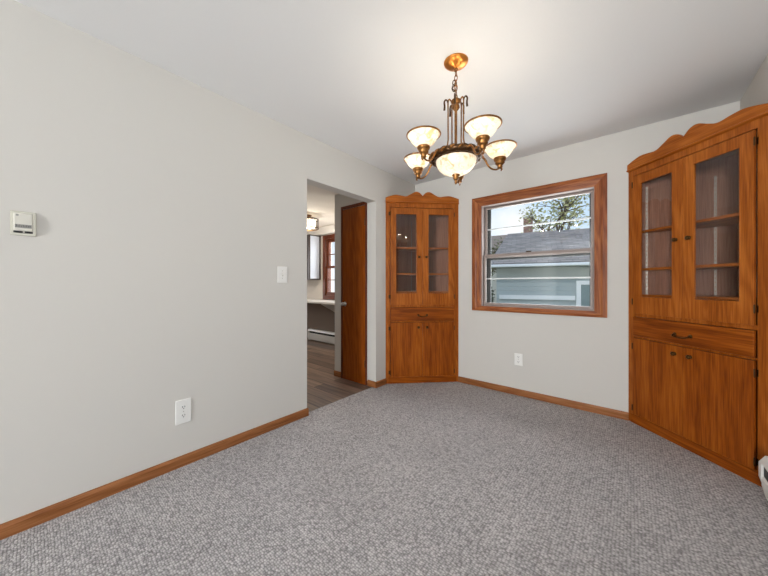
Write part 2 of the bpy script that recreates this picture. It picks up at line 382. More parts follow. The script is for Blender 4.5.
# kitchen walls + closet block
bm = gridsolid([-.69, -.122], [-.004, KH], lambda u, z: False, OY1, KY1, fB)
struct(obj('wall_closet', bm, 'wall'), 'pale wall beside the narrow brown door in the kitchen', 'wall')
KWX0, KWX1, KWZ0, KWZ1 = -2.445, -1.45, .93, 2.03
bm = gridsolid([KX-.12, KWX0, KWX1, -.69, -.122], [-.004, KWZ0, KWZ1, KH], lambda u, z: KWX0 < u < KWX1 and KWZ0 < z < KWZ1, KY1, KY1+.15, fB)
struct(obj('wall_kitchen_back', bm, 'kitchen_wall'), 'beige far wall of the kitchen with its window', 'wall')
bm = gridsolid([KY0-.12, -1.25, -.2, KY1+.15], [-.004, .85, 2.1, KH], lambda u, z: -1.25 < u < -.2 and .85 < z < 2.1, KX, KX-.12, fL)  # opening added to let the unseen kitchen fill in
struct(obj('wall_kitchen_left', bm, 'kitchen_wall'), 'left wall of the kitchen', 'wall')
bm = gridsolid([KX, -.122], [-.004, KH], lambda u, z: False, KY0-.12, KY0, fB)
struct(obj('wall_kitchen_front', bm, 'kitchen_wall'), 'near wall of the kitchen', 'wall')
# soffit over the kitchen window wall
bm = Box(KX+.01, -.70, KY1-.10, KY1-.005, 2.115, KH-.002)
struct(obj('trim_soffit', bm, 'counter'), 'white soffit above the kitchen window and cabinet', 'soffit')

# baseboards
def base(name, pts, axis, label):
    """profile swept as straight run; pts = (x0,y0),(x1,y1) along the wall, body grows to the left normal nx,ny"""
    (x0, y0), (x1, y1), (nx, ny) = pts
    prof = [(0, 0), (.014, 0), (.014, .05), (.009, .063), (0, .066)]
    d0, d1 = Vector((x0, y0, 0)), Vector((x1, y1, 0)); n = Vector((nx, ny, 0))
    bm = BM(); prism(bm, prof, 0, 1, lambda a, b, t: d0.lerp(d1, t)+n*(a+.0005)+Vector((0, 0, b)))
    return struct(obj(name, bm, axis, bevel=.001), label, 'baseboard')
base('baseboard_left', ((0, FY), (0, OY0+.008), (1, 0)), 'oak_y', 'long oak baseboard along the left wall')
base('baseboard_corner', ((0, OY1-.012), (0, -.612), (1, 0)), 'oak_y', 'short oak baseboard between doorway and left corner cabinet')
base('baseboard_back', ((.61, 0), (2.1475, 0), (0, -1)), 'oak_x', 'oak baseboard under the window')
base('baseboard_jamb', ((-.119, OY1), (0, OY1), (0, -1)), 'oak_x', 'oak baseboard on the doorway jamb')
base('baseboard_kitchen', ((-.69, OY1), (-.56, OY1), (0, -1)), 'oak_x', 'oak baseboard left of the narrow brown door')
base('baseboard_right', ((RX, FY), (RX, -4.0), (-1, 0)), 'oak_y', 'oak baseboard on the right wall')

# ------------------------------------------------------------------ dining window
win = struct(empty('window_1', ((WX0+WX1)/2, 0, WZ0)), 'double hung window with brown wood casing in the back wall', 'window')
LX, LZ = (WX0+WX1)/2, WZ0
def wl(u, z, t): return (u-LX, t, z-LZ)
CX0, CX1, CZ0, CZ1 = .780, 2.004, .850, 2.108
IX0, IX1, IZ0, IZ1 = .885, 1.912, .903, 2.012
# casing boards with mitred ends and a stepped profile
def casing_board(name, side, m):
    bm = BM()
    prof = [(0, .0), (0, .016), (.35, .02), (.5, .016), (.85, .013), (1, .010), (1, 0)]
    ou = dict(b=((CX0, CZ0), (CX1, CZ0)), t=((CX0, CZ1), (CX1, CZ1)), l=((CX0, CZ0), (CX0, CZ1)), r=((CX1, CZ0), (CX1, CZ1)))[side]
    inn = dict(b=((IX0, IZ0), (IX1, IZ0)), t=((IX0, IZ1), (IX1, IZ1)), l=((IX0, IZ0), (IX0, IZ1)), r=((IX1, IZ0), (IX1, IZ1)))[side]
    R = []
    for e in (0, 1):
        R.append([bm.verts.new(wl(ou[e][0]+(inn[e][0]-ou[e][0])*a, ou[e][1]+(inn[e][1]-ou[e][1])*a, -.001-h)) for a, h in prof])
    n = len(prof)
    for i in range(n): bm.faces.new((R[0][i], R[0][(i+1) % n], R[1][(i+1) % n], R[1][i]))
    bm.faces.new(R[0]); bm.faces.new(R[1][::-1])
    return obj(name, bm, m, win)
for s_, m_ in (('t', 'casing_h'), ('b', 'casing_h'), ('l', 'casing_v'), ('r', 'casing_v')): casing_board('casing', s_, m_)
# jamb liner box lining the opening
bm = gridsolid([WX0+.002, IX0+.006, IX1-.006, WX1-.002], [WZ0+.002, IZ0+.004, IZ1-.004, WZ1-.002],
               lambda u, z: IX0+.006 < u < IX1-.006 and IZ0+.004 < z < IZ1-.004, .0, .148, wl)
obj('window_frame', bm, 'liner', win)
def sash(name, z0, z1, y0, y1, rails, m='sash'):
    x0, x1 = IX0+.012, IX1-.012
    st, tr, br = .020, rails[0], rails[1]
    bm = gridsolid([x0, x0+st, x1-st, x1], [z0, z0+br, z1-tr, z1], lambda u, z: x0+st < u < x1-st and z0+br < z < z1-tr, y0, y1, wl)
    s = obj(name, bm, m, win, bevel=.003)
    g = BM()
    ym = (y0+y1)/2
    box(g, x0+st-.004-LX, x1-st+.004-LX, ym-.002, ym+.002, z0+br-.004-LZ, z1-tr+.004-LZ)
    obj('pane', g, 'glass', s)
    return s
ZM = 1.452
lo = sash('lower_sash', IZ0+.006, ZM+.02, .035, .065, (.030, .030))
up = sash('upper_sash', ZM-.018, IZ1-.006, .070, .098, (.022, .028))
# lock on the meeting rail
k = BM(); box(k, 1.335-LX, 1.385-LX, .032, .062, ZM+.0205-LZ, ZM+.032-LZ); obj('sash_lock', k, 'hinge', win, bevel=.004)
# outer storm window: black frame and thin white bars
sx0, sx1 = IX0+.012, IX1-.012
bm = gridsolid([sx0, sx0+.050, sx1-.034, sx1], [IZ0+.006, IZ0+.030, ZM-.040, ZM+.012, IZ1-.024, IZ1-.006],
               lambda u, z: sx0+.050 < u < sx1-.034 and (IZ0+.030 < z < ZM-.040 or ZM+.012 < z < IZ1-.024), .112, .126, wl)
st_ = obj('storm_frame', bm, 'gasket', win)
for z in (1.205, 1.758):
    b_ = BM(); box(b_, sx0+.004-LX, sx1-.004-LX, .100, .1115, z-.007-LZ, z+.007-LZ); obj('storm_bar', b_, 'bar', win)

w3 = struct(empty('added_side_window', (RX, -3.25, 1.0)), 'added unseen side window with brown wood casing, lets in fill light', 'window')  # invented out of view, gives the added side light an opening
fw = lambda u, z, t: (t, u+3.25, z-1.0)
obj('casing', gridsolid([-3.99, -3.9, -2.6, -2.51], [.91, 1.0, 2.1, 2.19], lambda u, z: -3.9 < u < -2.6 and 1.0 < z < 2.1, -.001, -.018, fw), 'casing_v', w3, bevel=.003)
sh_ = obj('sash', gridsolid([-3.89, -3.85, -2.65, -2.61], [1.01, 1.05, 1.535, 1.565, 2.05, 2.09], lambda u, z: -3.85 < u < -2.65 and (1.05 < z < 1.535 or 1.565 < z < 2.05), .05, .08, fw), 'sash', w3, bevel=.003)
for z0, z1 in ((1.048, 1.537), (1.563, 2.052)):
    g = BM(); box(g, .062, .066, -.602, .602, z0-1.0, z1-1.0); obj('pane', g, 'glass', sh_)
# ------------------------------------------------------------------ pantry door in the kitchen
d1 = struct(empty('door_1', (-.345, OY1, 0)), 'narrow brown slab door just through the doorway', 'door')
fD = lambda u, z, t: (u+.345, t-OY1-.0, z)
y_ = OY1
def fD(u, z, t): return (u+.345, -t, z)
bm = gridsolid([-.558, -.535, -.152, -.130], [.0, 2.05, 2.085], lambda u, z: -.535 < u < -.152 and z < 2.05, .001, .016, fD)
obj('door_frame', bm, 'dark_wood', d1, bevel=.002)
sl = obj('door_slab', Box(-.532+.345, -.155+.345, -.010, -.0015, -.002, 2.046), 'door_wood', d1, bevel=.002)
kb = BM(); lathe(kb, [(0, .056), (.016, .053), (.024, .042), (.022, .03), (.010, .022), (.010, .008), (.026, .006), (.027, 0), (0, 0)], n=20,
                 mtx=Matrix.Translation((-.490+.345, -.011, .905)) @ Matrix.Rotation(radians(90), 4, 'X'))
obj('door_knob', kb, 'silver', d1, True)
for z in (.24, 1.85):
    hb = BM(); tube(hb, [(-.150+.345, -.017, z-.04), (-.150+.345, -.017, z+.04)], .006, 8); obj('hinge', hb, 'hinge', d1)

# ------------------------------------------------------------------ corner cabinets
CW, CDEP = .862, .431
def tri(bm, v0, z0, z1, inset=0.0):
    """horizontal triangular board filling the corner behind depth v0"""
    a = v0
    pts = [(a+inset*1.42, a), (CW-a-inset*1.42, a), (CW/2+.02, CDEP-inset*1.42-.02), (CW/2-.02, CDEP-inset*1.42-.02)]
    return prism(bm, pts, z0, z1, lambda x, y, t: (x, y, t))
def frame_board(bm, u0, u1, v0, v1, z0, z1, ml=False, mr=False):
    """board of the face; ml/mr mitre the end 45 degrees against the wall"""
    pts = [(u0, v0), (u1, v0), (u1-(v1-v0 if mr else 0), v1), (u0+(v1-v0 if ml else 0), v1)]
    return prism(bm, pts, z0, z1, lambda x, y, t: (x, y, t))
def make_cabinet(name, loc, rz, label):
    root = empty(name, loc, rz)
    tag(root, label, 'corner cabinet', 'built-in oak corner cabinets')
    E = .0012
    # face frame (one connected piece), mitred later by narrow back
    us = [E, .052, CW-.056, CW-E]; zs = [0, .082, .706, .718, .878, .908, 2.03, 2.088]
    bm = gridsolid(us, zs, lambda u, z: .052 < u < CW-.056 and (.082 < z < .706 or .718 < z < .878 or .908 < z < 2.03), 0, .020,
                   lambda u, z, t: (u+(t if u < .01 else (-t if u > CW-.01 else 0)), t, z))
    obj('face_frame', bm, 'oak_v', root, bevel=.0015)
    # kick board
    bm = BM(); frame_board(bm, .03, CW-.03, -.008, -.0005, .002, .074); obj('kick_board', bm, 'veneer_shaded_h', root, bevel=.002)
    # side backs lying along the two walls
    for side in (0, 1):
        bm = BM()
        pts = [(.034, .022), (CW/2, CDEP-.012), (CW/2, CDEP-.026), (.050, .022)]
        if side: pts = [(CW-a, b) for a, b in pts]
        prism(bm, pts, .02, 2.07, lambda x, y, t: (x, y, t)); obj('back_panel', bm, 'inside', root)
        # shelf standards
        for ps in (.098, .362):
            q = Vector((ps if not side else CW-ps, ps-.0325, 0)); d = Vector((.7071, .7071, 0)) if not side else Vector((-.7071, .7071, 0))
            nrm = Vector((.7071, -.7071, 0)) if not side else Vector((-.7071, -.7071, 0))
            bm = BM()
            def f(a, z, t): return tuple(q+d*a+nrm*t+Vector((0, 0, z)))
            zz = [1.0]+[y for k in range(28) for y in (1.02+k*.032, 1.032+k*.032)]+[1.93]
            bm = gridsolid([-.0065, -.003, .003, .0065], zz, lambda u, z: abs(u) < .003 and ((z-1.02) % .032) < .012 and 1.02 < z < 1.92, .0, .003, f)
            obj('shelf_standard', bm, 'steel', root)
    # boards
    for nm, z0, z1, m in (('bottom_board', .075, .095, 'inside'), ('counter_board', .985, 1.012, 'inside'), ('top_board', 2.05, 2.07, 'inside')):
        bm = BM(); tri(bm, .022, z0, z1, .030); obj(nm, bm, m, root)
    for z in (1.050, 1.262, 1.566):
        bm = BM(); tri(bm, .030, z-.010, z+.010, .040); obj('shelf', bm, 'oak_h', root, bevel=.002)
    # scalloped crown
    half = [(E, 2.086), (E, 2.138), (.05, 2.155), (.11, 2.170), (.17, 2.166), (.235, 2.157), (.285, 2.178), (.345, 2.210), (.392, 2.203), (CW/2, 2.166)]
    top = smoothpts([(a, b, 0) for a, b in half[1:]], 6)
    pts = [(half[0][0], half[0][1])]+[(p.x, p.y) for p in top]
    pts += [(CW-a, b) for a, b in pts[::-1][1:]]
    bm = BM(); prism(bm, pts, -.012, .008, lambda a, b, t: (a, t, b)); obj('scalloped_crown', bm, 'oak_h', root, bevel=.0015)
    bm = BM(); prism(bm, [(-.001, 2.078), (-.018, 2.084), (-.020, 2.092), (-.0125, 2.096), (-.0125, 2.086), (-.001, 2.085)], E, CW-E, lambda a, b, t: (t, a, b))
    obj('cornice_strip', bm, 'oak_h', root)
    # doors
    DL, DR = .056, CW-.060
    mid = (DL+DR)/2
    DT = (-.016, -.0005)
    def knob(u, z, parent):
        bm = BM(); lathe(bm, [(0, .026), (.009, .0245), (.0145, .018), (.013, .012), (.006, .008), (.006, .003), (.012, .002), (.012, 0), (0, 0)], n=16,
                         mtx=Matrix.Translation((u, DT[0]-.0005, z)) @ Matrix.Rotation(radians(90), 4, 'X'))
        obj('knob', bm, 'pull', parent, True)
    def hinge(u, z, parent):
        bm = BM(); tube(bm, [(u, -.017, z-.026), (u, -.017, z-.020), (u, -.017, z+.020), (u, -.017, z+.026)], [.0015, .004, .004, .0015], 8)
        o = obj('hinge', bm, 'hinge', parent)
        s = 1 if u > mid else -1
        bm = BM(); box(bm, min(u, u+s*.018), max(u, u+s*.007), -.0035, -.0008, z-.020, z+.020); obj('hinge_leaf', bm, 'hinge', parent)
    for side in (0, 1):
        mir = (lambda u: u) if not side else (lambda u: DL+DR-u)
        u0, u1 = sorted((mir(.056), mir(mid-.0007)))
        g0, g1 = sorted((mir(.123), mir(.358)))
        bm = gridsolid([u0, g0, g1, u1], [.906, 1.040, 1.948, 2.020], lambda u, z: g0 < u < g1 and 1.040 < z < 1.948, *DT, lambda u, z, t: (u, t, z))
        d = obj('glazed_door', bm, 'oak_v', root, bevel=.002)
        bm = BM(); box(bm, g0-.004, g1+.004, -.0075, -.0045, 1.036, 1.952); obj('glass_pane', bm, 'cab_glass', d)
        knob(mir(mid-.042), 1.457, d)
        for z in (1.0, 1.955): hinge(mir(.053), z, d)
        bm = Box(u0, u1, *DT, .086, .704); d = obj('lower_door', bm, 'veneer_shaded_v', root, bevel=.0012)
        knob(mir(mid-.050), .647, d)
        for z in (.13, .635): hinge(mir(.053), z, d)
    bm = Box(.056, DR, *DT, .721, .875); d = obj('drawer', bm, 'veneer_shaded_h', root, bevel=.003)
    p = smoothpts([(mid-.05, -.017, .786), (mid-.05, -.034, .782), (mid-.044, -.041, .776), (mid-.02, -.040, .771), (mid, -.040, .770), (mid+.02, -.040, .771), (mid+.044, -.041, .776), (mid+.05, -.034, .782), (mid+.05, -.017, .786)], 4)
    bm = tube(BM(), p, .0045, 8); h = obj('bail_pull', bm, 'pull', d, True)
    for s in (-1, 1):
        bm = BM(); lathe(bm, [(0, .006), (.010, .005), (.013, 0), (0, 0)], n=14, mtx=Matrix.Translation((mid+s*.05, DT[0]-.0005, .786)) @ Matrix.Rotation(radians(90), 4, 'X'))
        obj('rosette', bm, 'pull', d, True)
    return root
s = sqrt(.5)
make_cabinet('corner_cabinet', (0, -CW*s, 0), radians(45), 'oak corner cabinet with glass doors left of the window, beside the doorway')
make_cabinet('corner_cabinet', (RX-CW*s, 0, 0), radians(-45), 'large oak corner cabinet with glass doors right of the window, near the white heater')

# ------------------------------------------------------------------ chandelier
CH = Vector((1.379, -1.627, 0))
ch = tag(empty('chandelier', (CH.x, CH.y, H)), 'five arm brass chandelier with cream glass shades hanging from the ceiling', 'chandelier')
def cz(z): return z-H
bm = lathe(BM(), [(0, -.036), (.012, -.036), (.016, -.030), (.040, -.026), (.060, -.014), (.068, -.006), (.070, -.001), (0, -.001)], n=40)
cn = obj('canopy', bm, 'canopy', ch, True)
bm = tube(BM(), [(.010*cos(a), 0, -.046+.010*sin(a)) for a in [2*pi*k/14 for k in range(14)]], .0025, 6, True); obj('canopy_loop', bm, 'brass', cn, True)
zc = 2.388; k = 0
while zc > 2.24:
    pts = []
    for j in range(18):
        a = 2*pi*j/18; x = .0085*cos(a); z = .0185*sin(a)
        pts.append((x, 0, cz(zc-.013)+z) if k % 2 else (0, x, cz(zc-.013)+z))
    obj('chain_link', tube(BM(), pts, .0026, 6, True), 'brass', ch, True); zc -= .029; k += 1
# spare cord bundled on the chain
pts = [(-.006+.012*cos(t*1.9)-.004*t*.2, .012*sin(t*1.9), cz(2.335)-.006*t+.010*sin(t*3.1)) for t in [i*.22 for i in range(46)]]
obj('cord_bundle', tube(BM(), pts, .0028, 6), 'bronze', ch, True)
# central stem
bm = lathe(BM(), [(0, cz(2.232)), (.008, cz(2.230)), (.010, cz(2.222)), (.026, cz(2.216)), (.030, cz(2.208)), (.022, cz(2.198)), (.012, cz(2.192)), (.020, cz(2.184)), (.022, cz(2.172)), (.014, cz(2.160)), (.007, cz(2.152)), (.007, cz(1.96)), (.014, cz(1.95)), (.022, cz(1.93)), (.030, cz(1.905)), (.118, cz(1.900)), (.118, cz(1.896)), (0, cz(1.896))], n=24)
obj('stem', bm, 'brass', ch, True)
TH0 = radians(17)
fwd = Vector((-sin(YAW), cos(YAW), 0)); rgt = Vector((cos(YAW), sin(YAW), 0))
def dirn(th): return -fwd*cos(th)+rgt*sin(th)
for i in range(5):
    d = dirn(TH0+radians(36+72*i)); 
    P = [d*.024+Vector((0, 0, cz(2.205))), d*.038+Vector((0, 0, cz(2.222))), d*.046+Vector((0, 0, cz(2.205))), d*.046+Vector((0, 0, cz(2.15))), d*.046+Vector((0, 0, cz(2.05))), d*.046+Vector((0, 0, cz(1.98))), d*.056+Vector((0, 0, cz(1.94))), d*.085+Vector((0, 0, cz(1.908))), d*.118+Vector((0, 0, cz(1.905)))]
    r = obj('cage_rod', tube(BM(), smoothpts(P, 5), .0042, 8), 'brass', ch, True)
    P = [d*.046+Vector((0, 0, cz(2.19))), d*.050+Vector((0, 0, cz(2.212))), d*.060+Vector((0, 0, cz(2.218))), d*.068+Vector((0, 0, cz(2.205))), d*.066+Vector((0, 0, cz(2.18))), d*.068+Vector((0, 0, cz(2.158)))]
    obj('scroll_hook', tube(BM(), smoothpts(P, 5), [.0036+.0025*(j/25) for j in range(26)], 8), 'bronze', r, True)
# rope ring
bm = BM()
R0, zr, nU, nV = .132, cz(1.882), 96, 14
rings = []
for i in range(nU):
    a = 2*pi*i/nU; rg = []
    for j in range(nV):
        b = 2*pi*j/nV
        bulge = 1+.16*sin(16*a+2*b)
        rr = R0+.016*cos(b)*bulge; z = zr+.020*sin(b)*bulge
        rg.append(bm.verts.new((rr*cos(a), rr*sin(a), z)))
    rings.append(rg)
for i in range(nU):
    A, B = rings[i], rings[(i+1) % nU]
    for j in range(nV): bm.faces.new((A[j], A[(j+1) % nV], B[(j+1) % nV], B[j]))
obj('rope_ring', bm, 'bronze', ch, True)
# raised leaves around the ring
for i in range(20):
    a = 2*pi*i/20; 
    P = [Vector(((R0+.014)*cos(a-.10), (R0+.014)*sin(a-.10), zr-.012)), Vector(((R0+.021)*cos(a), (R0+.021)*sin(a), zr)), Vector(((R0+.014)*cos(a+.10), (R0+.014)*sin(a+.10), zr+.012))]
    obj('ring_leaf', tube(BM(), smoothpts(P, 4), [.0015, .003, .0055, .0068, .0075, .0068, .0055, .003, .0015], 8), 'brass', ch, True)
obj('ring_lip', tube(BM(), [(.121*cos(2*pi*j/48), .121*sin(2*pi*j/48), cz(1.866)) for j in range(48)], .0065, 8, True), 'bronze', ch, True)
# bowl
pr = [(.116, cz(1.872)), (.117, cz(1.866)), (.113, cz(1.845)), (.100, cz(1.820)), (.078, cz(1.798)), (.050, cz(1.784)), (.016, cz(1.778))]
pi_ = [(r-.004, z+.004) for r, z in pr][::-1]
bm = lathe(BM(), pr+pi_, n=48)
obj('glass_bowl', bm, 'shade', ch, True)
bm = lathe(BM(), [(0, cz(1.79)), (.020, cz(1.785)), (.023, cz(1.776)), (.014, cz(1.768)), (.017, cz(1.760)), (.012, cz(1.750)), (.006, cz(1.744)), (.009, cz(1.736)), (.006, cz(1.728)), (0, cz(1.722))], n=20)
obj('finial', bm, 'brass', ch, True)
def lamp(parent, loc, watts, r=.025):
    l = bpy.data.lights.new('bulb_light', 'POINT'); l.energy = watts; l.color = (1, .92, .80); l.shadow_soft_size = r
    o = bpy.data.objects.new('bulb_light', l); link(o, parent); o.location = loc
lamp(ch, (0, 0, cz(1.845)), .6)
RA = .255
for i in range(5):
    d = dirn(TH0+radians(72*i))
    z = lambda h: Vector((0, 0, cz(h)))
    P = [d*.140+z(1.885), d*.156+z(1.880), d*.172+z(1.862), d*.184+z(1.838), d*.204+z(1.816), d*.232+z(1.809), d*RA+z(1.818), d*(RA+.012)+z(1.812), d*(RA+.006)+z(1.804)]
    n_ = (len(P)-1)*5+1
    arm = obj('arm', tube(BM(), smoothpts(P, 5), [.0065-.0022*(j/n_) for j in range(n_)], 8), 'brass', ch, True)
    c = d*RA
    bm = lathe(BM(), [(0, cz(1.814)), (.010, cz(1.815)), (.016, cz(1.822)), (.013, cz(1.830)), (.020, cz(1.838)), (.027, cz(1.846)), (.024, cz(1.854)), (.031, cz(1.860)), (.035, cz(1.870)), (.034, cz(1.876)), (.028, cz(1.878)), (0, cz(1.876))], (c.x, c.y, 0), 24)
    obj('lamp_cup', bm, 'brass', arm, True)
    pr = [(.031, cz(1.877)), (.043, cz(1.884)), (.056, cz(1.895)), (.066, cz(1.909)), (.075, cz(1.924)), (.083, cz(1.932)), (.089, cz(1.937))]
    inn = [(r-.0035, zz+.003) for r, zz in pr][::-1]
    bm = lathe(BM(), pr+inn, (c.x, c.y, 0), 40)
    sh = obj('lamp_shade', bm, 'shade', arm, True)
    bm = tube(BM(), [(c.x+.0885*cos(2*pi*j/40), c.y+.0885*sin(2*pi*j/40), cz(1.9385)) for j in range(40)], .0045, 8, True)
    obj('shade_rim', bm, 'brass', arm, True)
    bm = lathe(BM(), [(0, cz(1.888)), (.012, cz(1.888)), (.012, cz(1.902)), (.020, cz(1.918)), (.022, cz(1.930)), (.016, cz(1.938)), (0, cz(1.942))], (c.x, c.y, 0), 16)
    obj('bulb', bm, 'bulb', arm, True)
    lamp(ch, (c.x, c.y, cz(1.948)), 1.1)

# ------------------------------------------------------------------ wall plates
def wall_plate(name, loc, rz, w, h, label, cat, kind):
    """local x along the wall, -y out of the wall"""
    r = tag(empty(name, loc, rz), label, cat)
    obj('cover_plate', Box(-w/2, w/2, -.007, -.0008, -h/2, h/2), 'plate', r, bevel=.004, seg=3)
    if kind == 'switch':
        obj('toggle_slot', Box(-.006, .006, -.0085, -.0072, -.013, .013), 'almond', r)
        bm = BM(); prism(bm, [(-.0086, -.006), (-.018, .004), (-.018, .010), (-.0086, .006)], -.004, .004, lambda a, b, t: (t, a, b)); obj('toggle', bm, 'plate', r, bevel=.001)
        for z in (-.03, .03):
            bm = BM(); lathe(bm, [(0, .0015), (.003, .001), (.0035, 0), (0, 0)], n=10, mtx=Matrix.Translation((0, -.0072, z)) @ Matrix.Rotation(radians(90), 4, 'X')); obj('screw', bm, 'silver', r)
    else:
        for z in (-.026, .026):
            bm = BM(); pts = [(.017*cos(2*pi*k/24), max(-.0135, min(.0135, .017*sin(2*pi*k/24)))) for k in range(24)]
            prism(bm, pts, -.0072, -.0095, lambda a, b, t: (a, t, b+z)); f = obj('receptacle', bm, 'plate', r)
            for dx in (-.0065, .0065): obj('slot', Box(dx-.0015, dx+.0015, -.0104, -.0097, z+.000, z+.009), 'slot', f)
            bm = BM(); lathe(bm, [(0, .0008), (.0028, .0006), (.003, 0), (0, 0)], n=10, mtx=Matrix.Translation((0, -.0097, z-.007)) @ Matrix.Rotation(radians(90), 4, 'X')); obj('ground_hole', bm, 'slot', f)
        bm = BM(); lathe(bm, [(0, .0015), (.003, .001), (.0035, 0), (0, 0)], n=10, mtx=Matrix.Translation((0, -.0072, 0)) @ Matrix.Rotation(radians(90), 4, 'X')); obj('screw', bm, 'silver', r)
    return r
wall_plate('light_switch', (0, -1.919, 1.219), radians(90), .085, .132, 'white toggle light switch on the left wall beside the doorway', 'light switch', 'switch')
wall_plate('wall_outlet', (0, -2.607, .341), radians(90), .085, .150, 'white duplex outlet low on the left wall above the baseboard', 'outlet', 'outlet')
wall_plate('wall_outlet', (1.275, 0, .369), 0, .080, .122, 'small white outlet on the back wall under the window', 'outlet', 'outlet')
# thermostat
t = tag(empty('thermostat', (0, -3.245, 1.421), radians(90)), 'beige wall thermostat on the left wall at the photo edge', 'thermostat')
obj('mounting_plate', Box(-.0385, .0385, -.006, -.0008, -.056, .056), 'beige_metal', t, bevel=.002)
obj('cover', Box(-.029, .028, -.018, -.0065, -.036, .046), 'almond', t, bevel=.004)
obj('dial_strip', Box(-.025, .025, -.0192, -.0183, -.022, -.006), 'strip', t)
for x in range(9): obj('tick', Box(-.021+x*.005, -.0198+x*.005, -.0198, -.0193, -.018, -.011 if x % 2 else -.008), 'slot', t)
obj('badge', Box(-.022, -.014, -.0192, -.0183, .032, .040), 'strip', t)
obj('lever_slot', Box(-.029, .028, -.015, -.0066, -.044, -.0365), 'slot', t)
obj('lever', Box(-.002, .004, -.020, -.0155, -.043, -.0375), 'almond', t)

# ------------------------------------------------------------------ baseboard heater on the right wall
hx, hy = RX, -.752
h = tag(empty('baseboard_heater', (hx, hy, 0)), 'white baseboard heater on the right wall beside the corner cabinet', 'heater')
prof = [(-.002, .004), (-.022, .004), (-.046, .035), (-.074, .13), (-.074, .205), (-.052, .243), (-.002, .250)]
bm = BM(); prism(bm, prof, .0, -.040, lambda a, b, t: (a, t, b)); obj('end_cap', bm, 'heater', h, bevel=.003)
# long cover: back plate, hood and front panel around the open slot
L0, L1 = -.041, -3.2
bm = BM(); prism(bm, [(-.002, .03), (-.010, .03), (-.010, .233), (-.050, .233), (-.066, .210), (-.072, .212), (-.053, .243), (-.002, .250)], L0, L1, lambda a, b, t: (a, t, b)); obj('hood', bm, 'heater', h)
bm = BM(); prism(bm, [(-.050, .04), (-.058, .04), (-.072, .10), (-.072, .140), (-.060, .147), (-.056, .140), (-.062, .135), (-.062, .10)], L0, L1, lambda a, b, t: (a, t, b)); obj('front_panel', bm, 'heater', h)
bm = BM(); box(bm, -.0645, -.012, L1, L0, .1485, .2085); obj('heating_fins', bm, 'slot', h)

# ------------------------------------------------------------------ kitchen things
# window 2
w2 = struct(empty('window_2', ((KWX0+KWX1)/2, KY1, KWZ0)), 'kitchen window with dark wood trim and bright panes', 'window')
kx, kz = (KWX0+KWX1)/2, KWZ0
def wk(u, z, t): return (u-kx, t, z-kz)
bm = gridsolid([KWX0-.075, KWX0, KWX1, KWX1+.075], [KWZ0-.08, KWZ0, KWZ1, KWZ1+.075], lambda u, z: KWX0 < u < KWX1 and KWZ0 < z < KWZ1, -.001, -.02, wk)
obj('casing', bm, 'dark_wood', w2, bevel=.003)
bm = gridsolid([KWX0, KWX0+.012, KWX1-.012, KWX1], [KWZ0, KWZ0+.03, KWZ1-.03, KWZ1], lambda u, z: KWX0+.012 < u < KWX1-.012 and KWZ0+.03 < z < KWZ1-.03, .0, .12, wk)
obj('window_frame', bm, 'dark_wood', w2)
def ksash(z0, z1, y0):
    x0, x1 = KWX0+.012, KWX1-.012; st = .032; mu = [x0, x0+st]; 
    cx = [x0+st+(x1-x0-2*st)*k/3 for k in range(4)]
    us = [x0, x0+st, cx[1]-.008, cx[1]+.008, cx[2]-.008, cx[2]+.008, x1-st, x1]
    zc_ = (z0+z1)/2
    zs = [z0, z0+st, zc_-.008, zc_+.008, z1-st, z1]
    def hole(u, z): return x0+st < u < x1-st and z0+st < z < z1-st and abs(z-zc_) > .008 and abs(u-cx[1]) > .008 and abs(u-cx[2]) > .008
    s = obj('sash', gridsolid(us, zs, hole, y0, y0+.03, wk), 'dark_wood', w2)
    g = BM(); box(g, x0+st-.003-kx, x1-st+.003-kx, y0+.013, y0+.016, z0+st-.003-kz, z1-st+.003-kz); obj('pane', g, 'glass', s)
zm = (KWZ0+KWZ1)/2
ksash(KWZ0+.03, zm+.02, .004); ksash(zm-.02, KWZ1-.03, .036)
# wall cabinet
c = tag(empty('kitchen_wall_cabinet', (-2.90, KY1, 1.235)), 'dark wood wall cabinet with grey blue door beside the kitchen window', 'cabinet')
obj('cabinet_body', Box(-.40, .30, -.28, -.003, 0, .875), 'walnut', c, bevel=.003)
obj('cabinet_door', Box(-.14, .225, -.300, -.2815, .015, .860), 'walnut', c, bevel=.004)
obj('end_panel', Box(.3005, .306, -.255, -.045, .02, .855), 'blue_panel', c, bevel=.002)
obj('cabinet_door', Box(-.395, -.185, -.300, -.2815, .015, .860), 'walnut', c, bevel=.004)
k_ = BM(); tube(k_, [(-.115, -.302, .10), (-.115, -.322, .11), (-.115, -.322, .22), (-.115, -.302, .23)], .005, 8); obj('cabinet_handle', k_, 'silver', c)
# counter / desk
c = tag(empty('kitchen_counter', (-2.6, KY1-.25, 0)), 'white laminate counter below the kitchen window', 'counter')
obj('countertop', Box(-1.2, 1.25, -.26, .245, .805, .842), 'counter', c, bevel=.005)
obj('side_panel', Box(-1.19, -1.16, -.22, .243, -.003, .804), 'walnut', c)
for x in (.52,):
    b_ = BM(); prism(b_, [(.240, .803), (-.15, .803), (-.15, .785), (.215, .60), (.240, .60)], x, x+.025, lambda a, b, t: (t, a, b)); obj('bracket', b_, 'counter', c)
